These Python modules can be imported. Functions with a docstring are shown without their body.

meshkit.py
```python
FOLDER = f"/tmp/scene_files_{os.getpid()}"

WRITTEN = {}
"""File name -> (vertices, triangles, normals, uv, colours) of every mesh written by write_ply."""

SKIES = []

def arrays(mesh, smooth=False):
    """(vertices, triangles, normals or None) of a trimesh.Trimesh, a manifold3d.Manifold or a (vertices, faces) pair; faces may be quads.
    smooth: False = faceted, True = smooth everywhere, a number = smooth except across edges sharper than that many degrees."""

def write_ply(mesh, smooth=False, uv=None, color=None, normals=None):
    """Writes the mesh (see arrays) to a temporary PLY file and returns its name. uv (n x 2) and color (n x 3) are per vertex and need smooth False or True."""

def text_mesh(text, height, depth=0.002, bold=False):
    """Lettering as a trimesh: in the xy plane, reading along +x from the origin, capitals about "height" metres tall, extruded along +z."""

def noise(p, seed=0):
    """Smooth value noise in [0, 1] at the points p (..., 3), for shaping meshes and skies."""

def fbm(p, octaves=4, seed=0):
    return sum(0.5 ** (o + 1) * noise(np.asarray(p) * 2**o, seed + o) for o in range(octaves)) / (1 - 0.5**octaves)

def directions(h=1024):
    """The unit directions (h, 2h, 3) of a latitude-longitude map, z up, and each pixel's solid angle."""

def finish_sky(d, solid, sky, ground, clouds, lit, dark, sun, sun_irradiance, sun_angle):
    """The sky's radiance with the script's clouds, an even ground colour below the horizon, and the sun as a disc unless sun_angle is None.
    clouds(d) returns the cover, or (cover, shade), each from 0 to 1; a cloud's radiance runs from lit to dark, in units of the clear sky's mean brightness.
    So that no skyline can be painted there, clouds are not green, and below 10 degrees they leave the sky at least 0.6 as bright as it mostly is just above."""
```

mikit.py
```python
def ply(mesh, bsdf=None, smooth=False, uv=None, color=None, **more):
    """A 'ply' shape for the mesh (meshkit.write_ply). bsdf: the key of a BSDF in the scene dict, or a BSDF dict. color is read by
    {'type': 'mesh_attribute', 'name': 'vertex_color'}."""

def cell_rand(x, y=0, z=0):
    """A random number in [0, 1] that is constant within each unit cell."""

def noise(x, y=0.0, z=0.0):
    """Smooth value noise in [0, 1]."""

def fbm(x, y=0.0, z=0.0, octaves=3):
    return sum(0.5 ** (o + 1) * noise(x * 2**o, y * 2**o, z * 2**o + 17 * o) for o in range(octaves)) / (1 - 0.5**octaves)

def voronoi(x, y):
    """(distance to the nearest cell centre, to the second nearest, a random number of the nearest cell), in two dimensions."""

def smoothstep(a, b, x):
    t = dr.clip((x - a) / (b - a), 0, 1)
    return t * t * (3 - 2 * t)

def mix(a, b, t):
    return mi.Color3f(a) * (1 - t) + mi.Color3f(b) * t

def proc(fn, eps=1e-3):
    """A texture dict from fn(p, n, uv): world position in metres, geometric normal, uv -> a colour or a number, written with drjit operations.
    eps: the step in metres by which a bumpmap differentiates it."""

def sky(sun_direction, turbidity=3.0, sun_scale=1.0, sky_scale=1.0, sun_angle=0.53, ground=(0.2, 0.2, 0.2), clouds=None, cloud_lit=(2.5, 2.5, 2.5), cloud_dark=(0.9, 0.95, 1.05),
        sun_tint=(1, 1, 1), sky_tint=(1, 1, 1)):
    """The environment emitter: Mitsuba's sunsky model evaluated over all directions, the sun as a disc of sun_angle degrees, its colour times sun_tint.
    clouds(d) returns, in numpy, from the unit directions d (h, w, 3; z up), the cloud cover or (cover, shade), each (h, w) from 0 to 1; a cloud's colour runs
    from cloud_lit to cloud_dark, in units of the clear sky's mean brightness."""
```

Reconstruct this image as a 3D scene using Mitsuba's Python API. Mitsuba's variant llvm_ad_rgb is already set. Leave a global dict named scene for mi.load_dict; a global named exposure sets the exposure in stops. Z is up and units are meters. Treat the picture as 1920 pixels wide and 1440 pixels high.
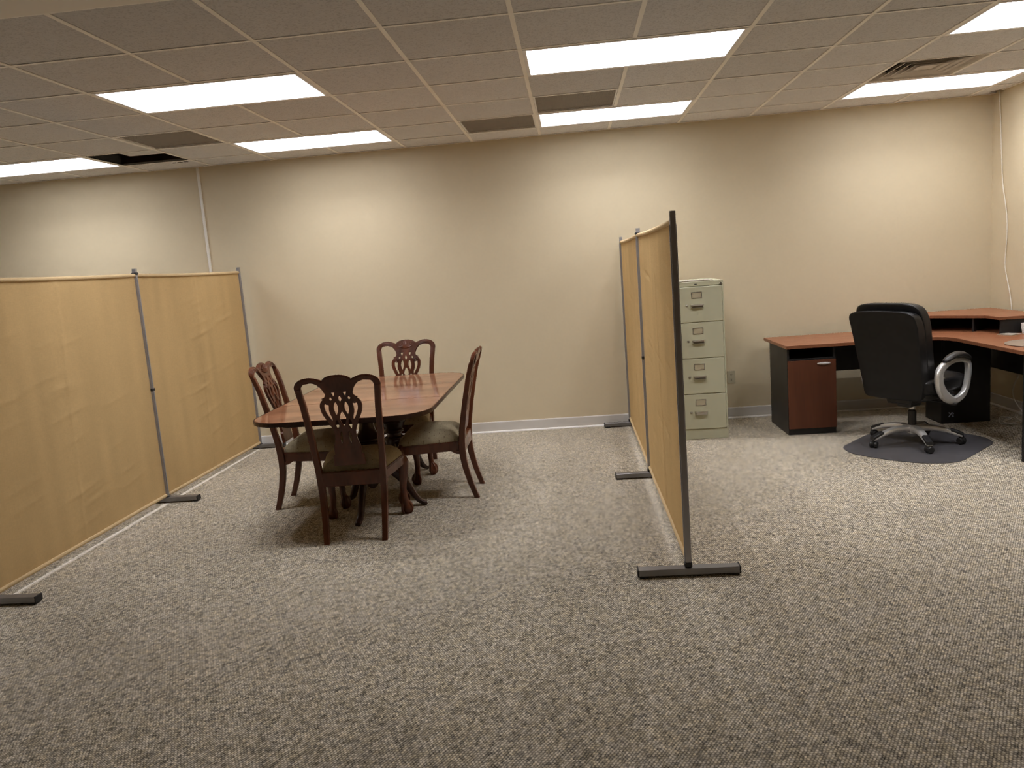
import math, random
import numpy as np
import trimesh
import manifold3d as m3
import drjit as dr
import mitsuba as mi
import mikit, meshkit
from mikit import noise, fbm, mix, smoothstep, cell_rand
from shapely.geometry import Polygon, Point, box as sbox
from shapely import affinity
from shapely.ops import unary_union

random.seed(7); rng = np.random.default_rng(7)
T = mi.ScalarTransform4f
PI = math.pi
scene, labels = {}, {}

# ------------------------------------------------------------------ camera, light, exposure
exposure = 0.12
LAMP = {1: 8.6, 4: 5.0}             # lens radiance of the two lamp rows: the row by the wall is the weaker one
BEAM = {1: 9.5, 4: 6.5}             # the prismatic lens throws as much again downwards, as spots under each lens
LAMP_RGB = {r: [v * 1.0, v * 1.0, v * 1.03] for r, v in LAMP.items()}
YAW, PITCH, ROLL = -8.57e-2, -0.1471, -0.0774
FPX = 1465.2
CAM = np.array([0.1983, -3.78, 1.5286])
_f = np.array([math.sin(YAW) * math.cos(PITCH), math.cos(YAW) * math.cos(PITCH), math.sin(PITCH)])
_r = np.cross(_f, [0, 0, 1]); _r /= np.linalg.norm(_r); _u = np.cross(_r, _f)
_up = -_r * math.sin(ROLL) + _u * math.cos(ROLL)
scene['camera'] = {'type': 'perspective', 'fov': math.degrees(2 * math.atan(960 / FPX)), 'fov_axis': 'x', 'near_clip': 0.05, 'far_clip': 100.0,
                   'to_world': T().look_at(origin=CAM.tolist(), target=(CAM + _f).tolist(), up=_up.tolist())}

# room size
XL, XR, YF, YB, H = -8.6, 3.87, -8.2, 3.461, 2.674
P = 0.6096

# ------------------------------------------------------------------ helpers
def s2l(c):
    c = np.asarray(c, float) / 255.0
    return np.where(c <= 0.04045, c / 12.92, ((c + 0.055) / 1.055) ** 2.4).tolist()

def rgb(c): return {'type': 'rgb', 'value': list(map(float, c))}

def mat(name, color, rough=0.5, metallic=0.0, spec=0.5, two=True, bump=None, bscale=0.001, **kw):
    d = {'type': 'principled', 'base_color': color if isinstance(color, dict) else rgb(color), 'roughness': float(rough) if not isinstance(rough, dict) else rough,
         'metallic': float(metallic), 'specular': float(spec), **kw}
    if bump is not None:
        d = {'type': 'bumpmap', 'arbitrary': bump, 'scale': float(bscale), 'bsdf': d}
    scene[name] = {'type': 'twosided', 'bsdf': d} if two else d

def add(key, mesh, bsdf, smooth=False, uv=None, tw=None, **kw):
    d = mesh if isinstance(mesh, dict) else mikit.ply(mesh, bsdf, smooth=smooth, uv=uv, **kw)
    d = dict(d)
    if isinstance(mesh, dict) and bsdf is not None: d['bsdf'] = {'type': 'ref', 'id': bsdf}
    if tw is not None: d['to_world'] = tw
    assert key not in scene, key
    scene[key] = d
    return d

_count = {}
def num(name):
    n = _count.get(name, 0); _count[name] = n + 1
    return name if n == 0 else f'{name}_{n:03d}'

def tag(key, label=None, cat=None, group=None, kind=None):
    d = {}
    if label: d['label'] = label
    if cat: d['category'] = cat
    if group: d['group'] = group
    if kind: d['kind'] = kind
    labels[key] = d

def cat(*ms):
    ms = [m for m in ms if m is not None]
    return trimesh.util.concatenate(ms)

def cbox(x0, x1, y0, y1, z0, z1, c=0.002):
    c = min(c, (x1 - x0) * .45, (y1 - y0) * .45, (z1 - z0) * .45)
    if c <= 0:
        m = trimesh.creation.box((x1 - x0, y1 - y0, z1 - z0)); m.apply_translation(((x0 + x1) / 2, (y0 + y1) / 2, (z0 + z1) / 2)); return m
    pts = []
    for sx in (0, 1):
        for sy in (0, 1):
            for sz in (0, 1):
                X, Y, Z = (x0, x1)[sx], (y0, y1)[sy], (z0, z1)[sz]
                dx, dy, dz = (c, -c)[sx], (c, -c)[sy], (c, -c)[sz]
                pts += [(X, Y + dy, Z + dz), (X + dx, Y, Z + dz), (X + dx, Y + dy, Z)]
    return trimesh.convex.convex_hull(np.array(pts))

def tri(m):
    if isinstance(m, m3.Manifold):
        k = m.to_mesh(); return trimesh.Trimesh(k.vert_properties[:, :3], k.tri_verts, process=False)
    return m

def sphere(p, r, n=14): return m3.Manifold.sphere(r, n).translate(tuple(map(float, p)))
def hull(*a): return m3.Manifold.batch_hull(list(a))
def union(a): return m3.Manifold.batch_boolean(list(a), m3.OpType.Add)

def chain(pts, rad, n=14):
    pts = [np.asarray(p, float) for p in pts]
    return union([hull(sphere(pts[i], rad[i], n), sphere(pts[i + 1], rad[i + 1], n)) for i in range(len(pts) - 1)])

def spline(pts, n):
    pts = np.asarray(pts, float)
    from scipy.interpolate import CubicSpline
    t = np.concatenate([[0], np.cumsum(np.linalg.norm(np.diff(pts, axis=0), axis=1))])
    return CubicSpline(t, pts)(np.linspace(0, t[-1], n))

def loft(rings, cap=True, closed=False):
    rings = np.asarray(rings, float); n, k = rings.shape[:2]
    v = rings.reshape(-1, 3); f = []
    for i in range(n if closed else n - 1):
        j = (i + 1) % n
        for a in range(k):
            b = (a + 1) % k
            f += [(i * k + a, i * k + b, j * k + b), (i * k + a, j * k + b, j * k + a)]
    if cap and not closed:
        v = np.vstack([v, rings[0].mean(0), rings[-1].mean(0)])
        for a in range(k):
            b = (a + 1) % k
            f += [(n * k, b, a), (n * k + 1, (n - 1) * k + a, (n - 1) * k + b)]
    m = trimesh.Trimesh(v, f, process=False)
    if m.volume < 0: m.invert()
    return m

def tube(pts, r, k=8, closed=False):
    pts = np.asarray(pts, float); n = len(pts)
    if np.isscalar(r): r = np.full(n, r)
    if closed: tan = np.roll(pts, -1, 0) - np.roll(pts, 1, 0)
    else: tan = np.gradient(pts, axis=0)
    tan /= np.linalg.norm(tan, axis=1)[:, None] + 1e-12
    a = np.array([0, 0, 1.0]) if abs(tan[0][2]) < .9 else np.array([1.0, 0, 0])
    u = np.cross(tan[0], a); u /= np.linalg.norm(u); rings = []
    th = np.arange(k) / k * 2 * PI
    for i in range(n):
        u = u - tan[i] * np.dot(u, tan[i]); u /= np.linalg.norm(u); w = np.cross(tan[i], u)
        rings.append(pts[i] + r[i] * (np.cos(th)[:, None] * u + np.sin(th)[:, None] * w))
    return loft(rings, closed=closed)

def lathe(prof, k=28, center=(0, 0)):
    th = np.arange(k) / k * 2 * PI
    rings = [np.stack([center[0] + r * np.cos(th), center[1] + r * np.sin(th), np.full(k, z)], 1) for r, z in prof]
    return loft(rings)

def extrude(poly, z0, z1, c=0.0):
    """Polygon in xy -> prism from z0 to z1, edges chamfered by c."""
    if poly.geom_type == 'MultiPolygon':
        return cat(*[extrude(g, z0, z1, c) for g in poly.geoms])
    if c <= 0:
        m = trimesh.creation.extrude_polygon(poly, z1 - z0, engine='earcut'); m.apply_translation((0, 0, z0)); return m
    def cs(p):
        rings = [np.asarray(p.exterior.coords)[:-1]] + [np.asarray(i.coords)[:-1] for i in p.interiors]
        return m3.CrossSection(rings, m3.FillRule.EvenOdd)
    a = cs(poly); parts = []
    inn = a.offset(-c, m3.JoinType.Miter)
    hf = a.offset(-c * .45, m3.JoinType.Miter)
    parts.append(m3.Manifold.extrude(a, z1 - z0 - 2 * c).translate((0, 0, z0 + c)))
    parts.append(m3.Manifold.extrude(hf, z1 - z0 - 2 * c * .45).translate((0, 0, z0 + c * .45)))
    parts.append(m3.Manifold.extrude(inn, z1 - z0).translate((0, 0, z0)))
    return tri(union(parts))

def superq(a, b, c, e1=.3, e2=.3, nu=28, nv=40):
    """Rounded box-like solid with half sizes a, b, c."""
    u = np.linspace(-PI / 2, PI / 2, nu); v = np.arange(nv) / nv * 2 * PI
    pw = lambda t, e: np.sign(t) * np.abs(t) ** e
    rings = []
    for q in u[1:-1]:
        cu = pw(np.cos(q), e1)
        rings.append(np.stack([a * cu * pw(np.cos(v), e2), b * cu * pw(np.sin(v), e2), np.full(nv, c * pw(np.sin(q), e1))], 1))
    return loft(rings)

def place(x, y, rz=0, z=0): return T().translate([x, y, z]).rotate([0, 0, 1], rz)

# ------------------------------------------------------------------ materials
def f_wall(p, n, uv):
    t = fbm(p.x * 1.3 + p.y * 1.3, p.z * 1.3, 0.0, octaves=3)
    g = noise((p.x + p.y) * 90, p.z * 90)
    return mi.Color3f(0.585, 0.497, 0.345) * (0.97 + 0.05 * t + 0.02 * g)
def b_wall(p, n, uv): return fbm((p.x + p.y) * 160, p.z * 160, 0.0, octaves=2)
mat('m_wall', mikit.proc(f_wall), 0.62, spec=0.35, bump=mikit.proc(b_wall, 2e-3), bscale=0.0006)

CS, CC, CD = 0.0098, math.cos(math.radians(31)), math.sin(math.radians(31))
def carpet_cells(p):
    # woven loops in slanting staggered rows, slightly irregular
    wx, wy = 0.0035 * (noise(p.x * 70, p.y * 70) - .5), 0.0035 * (noise(p.x * 70 + 9, p.y * 70 + 40) - .5)
    a = (p.x * CD + p.y * CC + wx) / (CS * 1.25); b = (p.x * CC - p.y * CD + wy) / CS
    row = dr.floor(b)
    a = a + 0.5 * (row - 2 * dr.floor(row / 2)) + 0.25 * cell_rand(row, 2)
    cu = dr.floor(a)
    fu, fv = a - cu - 0.5, b - row - 0.5
    return cu, row, dr.sqrt(fu * fu * 0.85 + fv * fv * 1.15)
def f_carpet(p, n, uv):
    cu, cv, d = carpet_cells(p)
    loop = 1 - smoothstep(0.15, 0.56, d)
    r = cell_rand(cu, cv, 3)
    fine = noise(p.x * 420, p.y * 420)
    clump = 1.5 * (noise(p.x * 110, p.y * 66) - .5) + .5
    tone = (0.40 + 0.72 * loop) * (0.52 + 0.80 * r) + 0.06 + 0.16 * (fine - 0.5) + 0.29 * (clump - .5)
    big = fbm(p.x * 0.9 + 7, p.y * 0.9, 0.0, octaves=4)
    col = mix((0.458, 0.395, 0.295), (0.482, 0.430, 0.355), smoothstep(.3, .7, 0.5 * cell_rand(cu, cv, 5) + .5 * noise(p.x * 34, p.y * 34)))
    # pale line left in the pile along the left divider, dusty strip along the right one, a faint stain
    xl = -2.890
    line = smoothstep(0.021, 0.010, dr.abs(p.x - xl + 0.006 * (noise(p.y * 14) - .5))) * smoothstep(3.42, 3.36, p.y)
    dust = smoothstep(0.05, 0.0, dr.abs(p.x - 0.625 + 0.02 * (noise(p.y * 5) - .5))) * smoothstep(-0.4, 0.2, p.y) * 0.25
    dx, dy = (p.x - 2.09) / 0.26, (p.y - 0.62 - 0.35 * (p.x - 2.09)) / 0.07
    stain = smoothstep(1.0, 0.1, dx * dx + dy * dy) * noise(p.x * 11, p.y * 11) * 0.32
    col = col * tone * (0.84 + 0.30 * big) * (1 - stain)
    return mix(col, mi.Color3f(0.60, 0.545, 0.47) * (0.75 + 0.5 * fine), dr.maximum(line * (0.35 + 0.5 * noise(p.x * 130, p.y * 90)), dust))
mat('m_carpet', mikit.proc(f_carpet), 0.95, spec=0.1)

def f_tile(p, n, uv):
    k = cell_rand(dr.floor(p.x / P), dr.floor(p.y / P), 9)
    a = fbm(p.x * 60, p.y * 60, 0.0, octaves=3)
    d = smoothstep(0.62, 0.75, noise(p.x * 150, p.y * 150))
    return mi.Color3f(0.640, 0.640, 0.652) * (0.92 + 0.10 * k) * (0.94 + 0.12 * a) * (1 - 0.14 * d)
mat('m_tile', mikit.proc(f_tile), 0.9, spec=0.1)
mat('m_tee', (0.92, 0.90, 0.85), 0.5, spec=0.3)
mat('m_soffit', (0.86, 0.83, 0.77), 0.7, spec=0.2)
mat('m_deck', (0.03, 0.03, 0.032), 0.9, spec=0.1)
mat('m_lampframe', (0.80, 0.80, 0.80), 0.4)
mat('m_housing', (0.055, 0.055, 0.058), 0.6)
mat('m_trim', (0.60, 0.575, 0.54), 0.42, spec=0.4)
mat('m_trimwhite', (0.78, 0.76, 0.73), 0.4)

def f_grille(p, n, uv):
    u, v = p.x / 0.0085, p.y / 0.0085
    fu, fv = u - dr.floor(u) - .5, v - dr.floor(v) - .5
    hole = smoothstep(0.36, 0.28, dr.sqrt(fu * fu + fv * fv))
    return mix((0.235, 0.20, 0.17), (0.05, 0.045, 0.04), hole * 0.85)
mat('m_grille', mikit.proc(f_grille), 0.6)
mat('m_diffuser', (0.50, 0.46, 0.41), 0.5)
mat('m_black', (0.012, 0.012, 0.012), 0.5)

def f_cloth(p, n, uv):
    w = noise((p.x + p.y) * 12, p.z * 2.0); g = noise(p.y * 700, p.z * 60) * 0.5 + noise(p.y * 60, p.z * 700) * 0.5
    return mi.Color3f(0.520, 0.358, 0.173) * (0.93 + 0.10 * w) * (0.92 + 0.16 * g)
_cl = {'type': 'principledthin', 'base_color': mikit.proc(f_cloth), 'roughness': 0.8, 'diff_trans': 0.5, 'spec_trans': 0.0}
scene['m_cloth'] = _cl
mat('m_hem', mikit.proc(lambda p, n, uv: mi.Color3f(0.52, 0.385, 0.215) * (0.92 + 0.14 * noise(p.y * 300, p.z * 300, p.x * 300))), 0.8, spec=0.1)
mat('m_pole', (0.33, 0.32, 0.33), 0.40, metallic=0.6)
mat('m_foot', (0.21, 0.205, 0.205), 0.38, metallic=0.6)
mat('m_rubber', (0.010, 0.010, 0.011), 0.55)

def wood(c1, c2, sx, sy, sz, amp=1.0):
    def f(p, n, uv):
        w = fbm(p.x * sx + 3.1, p.y * sy, p.z * sz, octaves=4)
        g = noise(p.x * sx * 9 + 2.0 * w, p.y * sy * 9, p.z * sz * 9)
        return mix(c1, c2, dr.clip((w - .5) * 1.9 * amp + .5, 0, 1)) * (0.86 + 0.22 * g)
    return f
mat('m_mahogany', mikit.proc(wood((0.052, 0.0145, 0.0062), (0.128, 0.038, 0.0155), 16, 16, 3.5)), 0.24, spec=0.36, clearcoat=0.25, clearcoat_gloss=0.9)
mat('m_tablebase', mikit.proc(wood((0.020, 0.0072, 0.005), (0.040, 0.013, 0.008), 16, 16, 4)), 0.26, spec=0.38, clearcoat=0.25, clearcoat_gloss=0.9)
def f_top(p, n, uv):
    w = fbm(p.x * 2.2 + 1.7, p.y * 7.0, 0.0, octaves=4); g = noise(p.x * 14 + 3 * w, p.y * 150)
    k = cell_rand(dr.floor((p.y - 1.245) / 0.615), 3)
    return mix((0.178, 0.074, 0.036), (0.300, 0.136, 0.070), dr.clip((w - .5) * 1.7 + .42 + .2 * k, 0, 1)) * (0.88 + 0.2 * g)
scene['m_tabletop'] = {'type': 'twosided', 'bsdf': {'type': 'roughplastic', 'distribution': 'ggx', 'alpha': 0.014, 'int_ior': 1.55, 'nonlinear': False, 'diffuse_reflectance': mikit.proc(f_top)}}
def f_seat(p, n, uv):
    s = 0.034
    r = dr.floor(uv.y / s); u = uv.x / s + 0.5 * (r - 2 * dr.floor(r / 2)); v = uv.y / s
    fu, fv = u - dr.floor(u) - .5, v - dr.floor(v) - .5
    dot = smoothstep(0.125, 0.06, dr.sqrt(fu * fu + fv * fv))
    w = noise(uv.x * 600, uv.y * 90) * .5 + noise(uv.x * 90, uv.y * 600) * .5
    return mix(mi.Color3f(0.310, 0.264, 0.172) * (0.82 + 0.36 * w), (0.085, 0.045, 0.022), dot * 0.65)
mat('m_seat', mikit.proc(f_seat), 0.8, spec=0.15, sheen=0.3)

def f_cherry(p, n, uv):
    w = fbm(p.x * 2.0, p.y * 14 + p.x * 2, p.z * 2.0, octaves=4); g = noise(p.x * 12, p.y * 160, p.z * 12)
    return mix((0.185, 0.068, 0.031), (0.235, 0.092, 0.044), w) * (0.9 + 0.18 * g)
mat('m_cherry', mikit.proc(f_cherry), 0.36, spec=0.45)
def f_cherryv(p, n, uv):
    w = fbm(p.x * 16 + p.z, p.y * 16, p.z * 1.2, octaves=4); g = noise(p.x * 150, p.y * 12, p.z * 8)
    return mix((0.078, 0.023, 0.010), (0.122, 0.038, 0.016), w) * (0.9 + 0.2 * g)
mat('m_cherryv', mikit.proc(f_cherryv), 0.42, spec=0.4)
mat('m_blackwood', mikit.proc(lambda p, n, uv: mi.Color3f(0.0125, 0.012, 0.0125) * (0.85 + 0.3 * noise(p.x * 60, p.y * 60, p.z * 8))), 0.42, spec=0.4)
mat('m_leather', mikit.proc(lambda p, n, uv: mi.Color3f(0.0060, 0.0060, 0.0070) * (0.85 + 0.3 * noise(p.x * 30, p.y * 30, p.z * 30))), 0.40, spec=0.34,
    bump=mikit.proc(lambda p, n, uv: fbm(p.x * 130, p.y * 130, p.z * 130, octaves=2) + 6 * noise(p.x * 9, p.y * 9, p.z * 9), 2e-3), bscale=0.0009)
mat('m_silver', (0.72, 0.71, 0.69), 0.34, metallic=0.6)
mat('m_chrome', (0.62, 0.60, 0.57), 0.18, metallic=1.0)
mat('m_nickel', (0.33, 0.31, 0.27), 0.32, metallic=0.9)
mat('m_plastic', (0.014, 0.014, 0.015), 0.42)
mat('m_mat', mikit.proc(lambda p, n, uv: mi.Color3f(0.075, 0.072, 0.077) * (0.9 + 0.25 * fbm(p.x * 5, p.y * 5, 0.0, octaves=3))), 0.33, spec=0.45)
mat('m_cabinet', mikit.proc(lambda p, n, uv: mi.Color3f(0.455, 0.450, 0.325) * (0.96 + 0.08 * noise(p.x * 4, p.z * 4))), 0.45, spec=0.4)
mat('m_almond', (0.42, 0.375, 0.265), 0.4)
mat('m_paper', (0.27, 0.24, 0.20), 0.8)
mat('m_manila', (0.50, 0.42, 0.29), 0.8)
mat('m_cable', (0.72, 0.68, 0.61), 0.45)
mat('m_cup', (0.80, 0.79, 0.76), 0.15, spec=0.6)
mat('m_disc', (0.215, 0.165, 0.125), 0.35)
mat('m_sticker', (0.30, 0.33, 0.40), 0.4)
mat('m_copper', (0.40, 0.14, 0.07), 0.4)
scene['m_lens'] = {'type': 'diffuse', 'reflectance': rgb((0.75, 0.75, 0.75))}

# ------------------------------------------------------------------ the room shell
FL = cbox(XL, XR, YF, YB, -0.1, 0, 0)
add('floor', FL, 'm_carpet'); tag('floor', 'grey beige tweed loop pile carpet with a pale line by the left divider', kind='structure')
add('wall_back', cbox(XL - .1, XR + .1, YB, YB + .12, -0.1, 3.2, 0), 'm_wall'); tag('wall_back', 'long beige painted wall at the back', kind='structure')
add('wall_right', cbox(XR, XR + .12, YF, YB, -0.1, 3.2, 0), 'm_wall'); tag('wall_right', 'beige painted wall at the right behind the desk', kind='structure')
add('wall_left', cbox(XL - .12, XL, YF, YB, -0.1, 3.2, 0), 'm_wall'); tag('wall_left', kind='structure')
add('wall_front', cbox(XL - .1, XR + .1, YF - .12, YF, -0.1, 3.2, 0), 'm_wall'); tag('wall_front', kind='structure')

def base_profile(n0, n1, face):
    """Baseboard with a small chamfer on top and a rounded shoe at the floor; face = outward direction (dx, dy)."""
    pr = [(0, 0), (0.019, 0), (0.0185, 0.006), (0.015, 0.012), (0.0105, 0.015), (0.0105, 0.094), (0.0075, 0.101), (0.0, 0.102)]
    a, b = np.array(n0), np.array(n1)
    rings = [[(*(q + np.array(face) * d), z) for d, z in pr] for q in (a, b)]
    return loft(rings)
add('baseboard_back', base_profile((XL, YB), (XR, YB), (0, -1)), 'm_trim'); tag('baseboard_back', 'pale grey baseboard along the back wall', kind='structure')
add('baseboard_right', base_profile((XR, YB), (XR, YF), (-1, 0)), 'm_trim'); tag('baseboard_right', 'pale grey baseboard along the right wall', kind='structure')
def shoe(a, b, face):
    pr = [(0, 0), (0.0225, 0), (0.022, 0.006), (0.0175, 0.0125), (0.011, 0.0155), (0, 0.0155)]
    return loft([[(*(np.array(q) + np.array(face) * d), z) for d, z in pr] for q in (a, b)])
add('trim_1', shoe((XL, YB), (XR, YB), (0, -1)), 'm_trimwhite'); tag('trim_1', 'white shoe strip at the foot of the back baseboard', kind='structure')
add('trim_2', shoe((XR, YB), (XR, YF), (-1, 0)), 'm_trimwhite'); tag('trim_2', 'white shoe strip at the foot of the right baseboard', kind='structure')

# ------------------------------------------------------------------ suspended ceiling
add('ceiling', cat(cbox(XL - .1, XR + .1, YF - .1, YB + .1, 3.2, 3.3, 0), cbox(XL, XR, -0.70, -0.66, 2.70, 3.2, 0)), 'm_deck')
tag('ceiling', 'suspended ceiling of square mineral tiles in a metal grid', kind='structure')
add('ceiling__soffit', cbox(XL, XR, YF, -0.632, 2.667, 2.70, 0.002), 'm_soffit')
tag('ceiling__soffit', 'plain beige soffit at the near edge of the tiles')
C0, C1 = -13, 6
def is_lamp(c, r): return (c % 4) in (0, 1) and r in (1, 4)       # 4 ft fixtures start at every fourth grid line
HOLE = (-6, 4)
GRILLES = [(-1, 4), (0, 3), (-5, 3)]
VENT = (4, 3)
tile = mikit.ply(cbox(-P / 2 + .004, P / 2 - .004, -P / 2 + .004, P / 2 - .004, 0, .016, 0.0), 'm_tile')
teeL = mikit.ply(cbox(-.012, .012, -P / 2 + .0, P / 2 - .0, 0, .0025, 0.0008), 'm_tee')
ZT = H + 0.0035
def tile_at(cx, cy, sx=1.0, sy=1.0, dz=0.0, rx=0.0, ry=0.0, rz=0.0):
    t = T().translate([cx, cy, ZT + dz]).rotate([0, 0, 1], rz).rotate([1, 0, 0], rx).rotate([0, 1, 0], ry).scale([sx, sy, 1])
    add(num('ceiling__tile'), tile, None, tw=t)
yw = YB - 5 * P
for c in range(C0, C1 + 1):
    w = P if c < C1 else XR - C1 * P
    cx = c * P + w / 2
    for r in range(-1, 6):
        d = P if r < 5 else yw
        cy = r * P + d / 2
        if (c, r) in GRILLES or (c, r) == VENT: continue
        if -9 < c < 6 and is_lamp(c, r): continue
        jit = dict(dz=random.uniform(0, .0015))
        if (c, r) == HOLE:
            continue
        if (c, r) == (C1, 5):      # corner tile, its corner broken away round the cable
            nt = Polygon([(c * P + .004, r * P + .004), (XR - .004, r * P + .004), (XR - .004, 3.285), (3.835, 3.292), (3.800, 3.315), (3.785, 3.350), (3.800, 3.385), (3.838, 3.402), (XR - .004, 3.405), (XR - .004, YB - .004), (c * P + .004, YB - .004)])
            add(num('ceiling__tile'), extrude(nt, ZT, ZT + .016), 'm_tile')
            continue
        tile_at(cx, cy, w / P, d / P, **jit)
# the dislodged tile that lies askew half over its opening
tile_at((HOLE[0] + .5) * P + 0.20, (HOLE[1] + .5) * P - 0.27, dz=.030, rx=-1.2, ry=0.6, rz=-1.5)
tag('ceiling__tile', 'square mineral fibre ceiling tile')
for c in range(C0, C1 + 1):        # runners along y
    for r in range(-1, 6):
        if r in (1, 4) and (c % 4) == 1 and c > -9: continue
        d = P if r < 5 else yw
        add(num('ceiling__runner'), teeL, None, tw=T().translate([c * P, r * P + d / 2, H]).scale([1, d / P, 1]))
for c in range(C0, C1 + 1):        # cross tees along x
    w = P if c < C1 else XR - C1 * P
    for r in range(0, 6):
        add(num('ceiling__cross_tee'), teeL, None, tw=T().translate([c * P + w / 2, r * P, H + .0006]).rotate([0, 0, 1], 90).scale([.85, (w - .024) / P, 1]))
add('ceiling__wall_angle', cat(cbox(XL, XR, YB - .024, YB, H - .0005, H + .002, .0005), cbox(XR - .024, XR, -.63, 3.29, H - .0005, H + .002, .0005), cbox(XR - .024, XR, 3.40, YB - .024, H - .0005, H + .002, .0005),
                               cbox(XL, XR - .024, -.634, -.606, H - .0005, H + .002, .0005)), 'm_tee')
# return air grilles
g_face = mikit.ply(cbox(-P / 2 + .022, P / 2 - .022, -P / 2 + .022, P / 2 - .022, .014, .017, 0), 'm_grille')
ring = Polygon(sbox(-P / 2 + .013, -P / 2 + .013, P / 2 - .013, P / 2 - .013).exterior.coords, [list(sbox(-P / 2 + .024, -P / 2 + .024, P / 2 - .024, P / 2 - .024).exterior.coords)])
g_frame = mikit.ply(extrude(ring, 0.002, .018, .001), 'm_lampframe')
GL = ['brown perforated air return grille beside a lamp near the back wall, behind the tall divider line', 'brown perforated air return grille directly in front of the lit lamp nearest the back wall', 'brown perforated air return grille near the gap in the ceiling at the left']
GL = ['brown perforated return grille between the back wall row of tiles and a lit ceiling light', 'brown perforated return grille touching the front edge of a lit ceiling light', 'brown perforated return grille just in front of the open hole in the ceiling']
for i, (c, r) in enumerate(GRILLES):
    k = num('return_grille'); t = T().translate([(c + .5) * P, (r + .5) * P, H])
    add(k + '__perforated_panel', g_face, None, tw=t); add(k + '__frame', g_frame, None, tw=t)
    tag(k, GL[i], 'air vent')
# supply diffuser: nested square cones
def cone_ring(a, b, z0, z1, th=.0015):
    """square funnel from half size a at z0 to half size b at z1"""
    def sq(h, z): return [(-h, -h, z), (h, -h, z), (h, h, z), (-h, h, z)]
    v = np.array(sq(a, z0) + sq(b, z1) + sq(a, z0 + th) + sq(b, z1 + th))
    f = []
    for i in range(4):
        j = (i + 1) % 4
        f += [(i, j, 4 + j), (i, 4 + j, 4 + i), (8 + i, 12 + j, 8 + j), (8 + i, 12 + i, 12 + j), (i, 8 + j, j), (i, 8 + i, 8 + j), (4 + i, 4 + j, 12 + j), (4 + i, 12 + j, 12 + i)]
    return trimesh.Trimesh(v, f, process=False)
vt = T().translate([(VENT[0] + .5) * P, (VENT[1] + .5) * P, H])
vd = mikit.ply(cat(cone_ring(.296, .285, .001, .005), cone_ring(.285, .238, .005, .050)), 'm_diffuser')
add('supply_diffuser__frame', vd, None, tw=vt)
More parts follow.
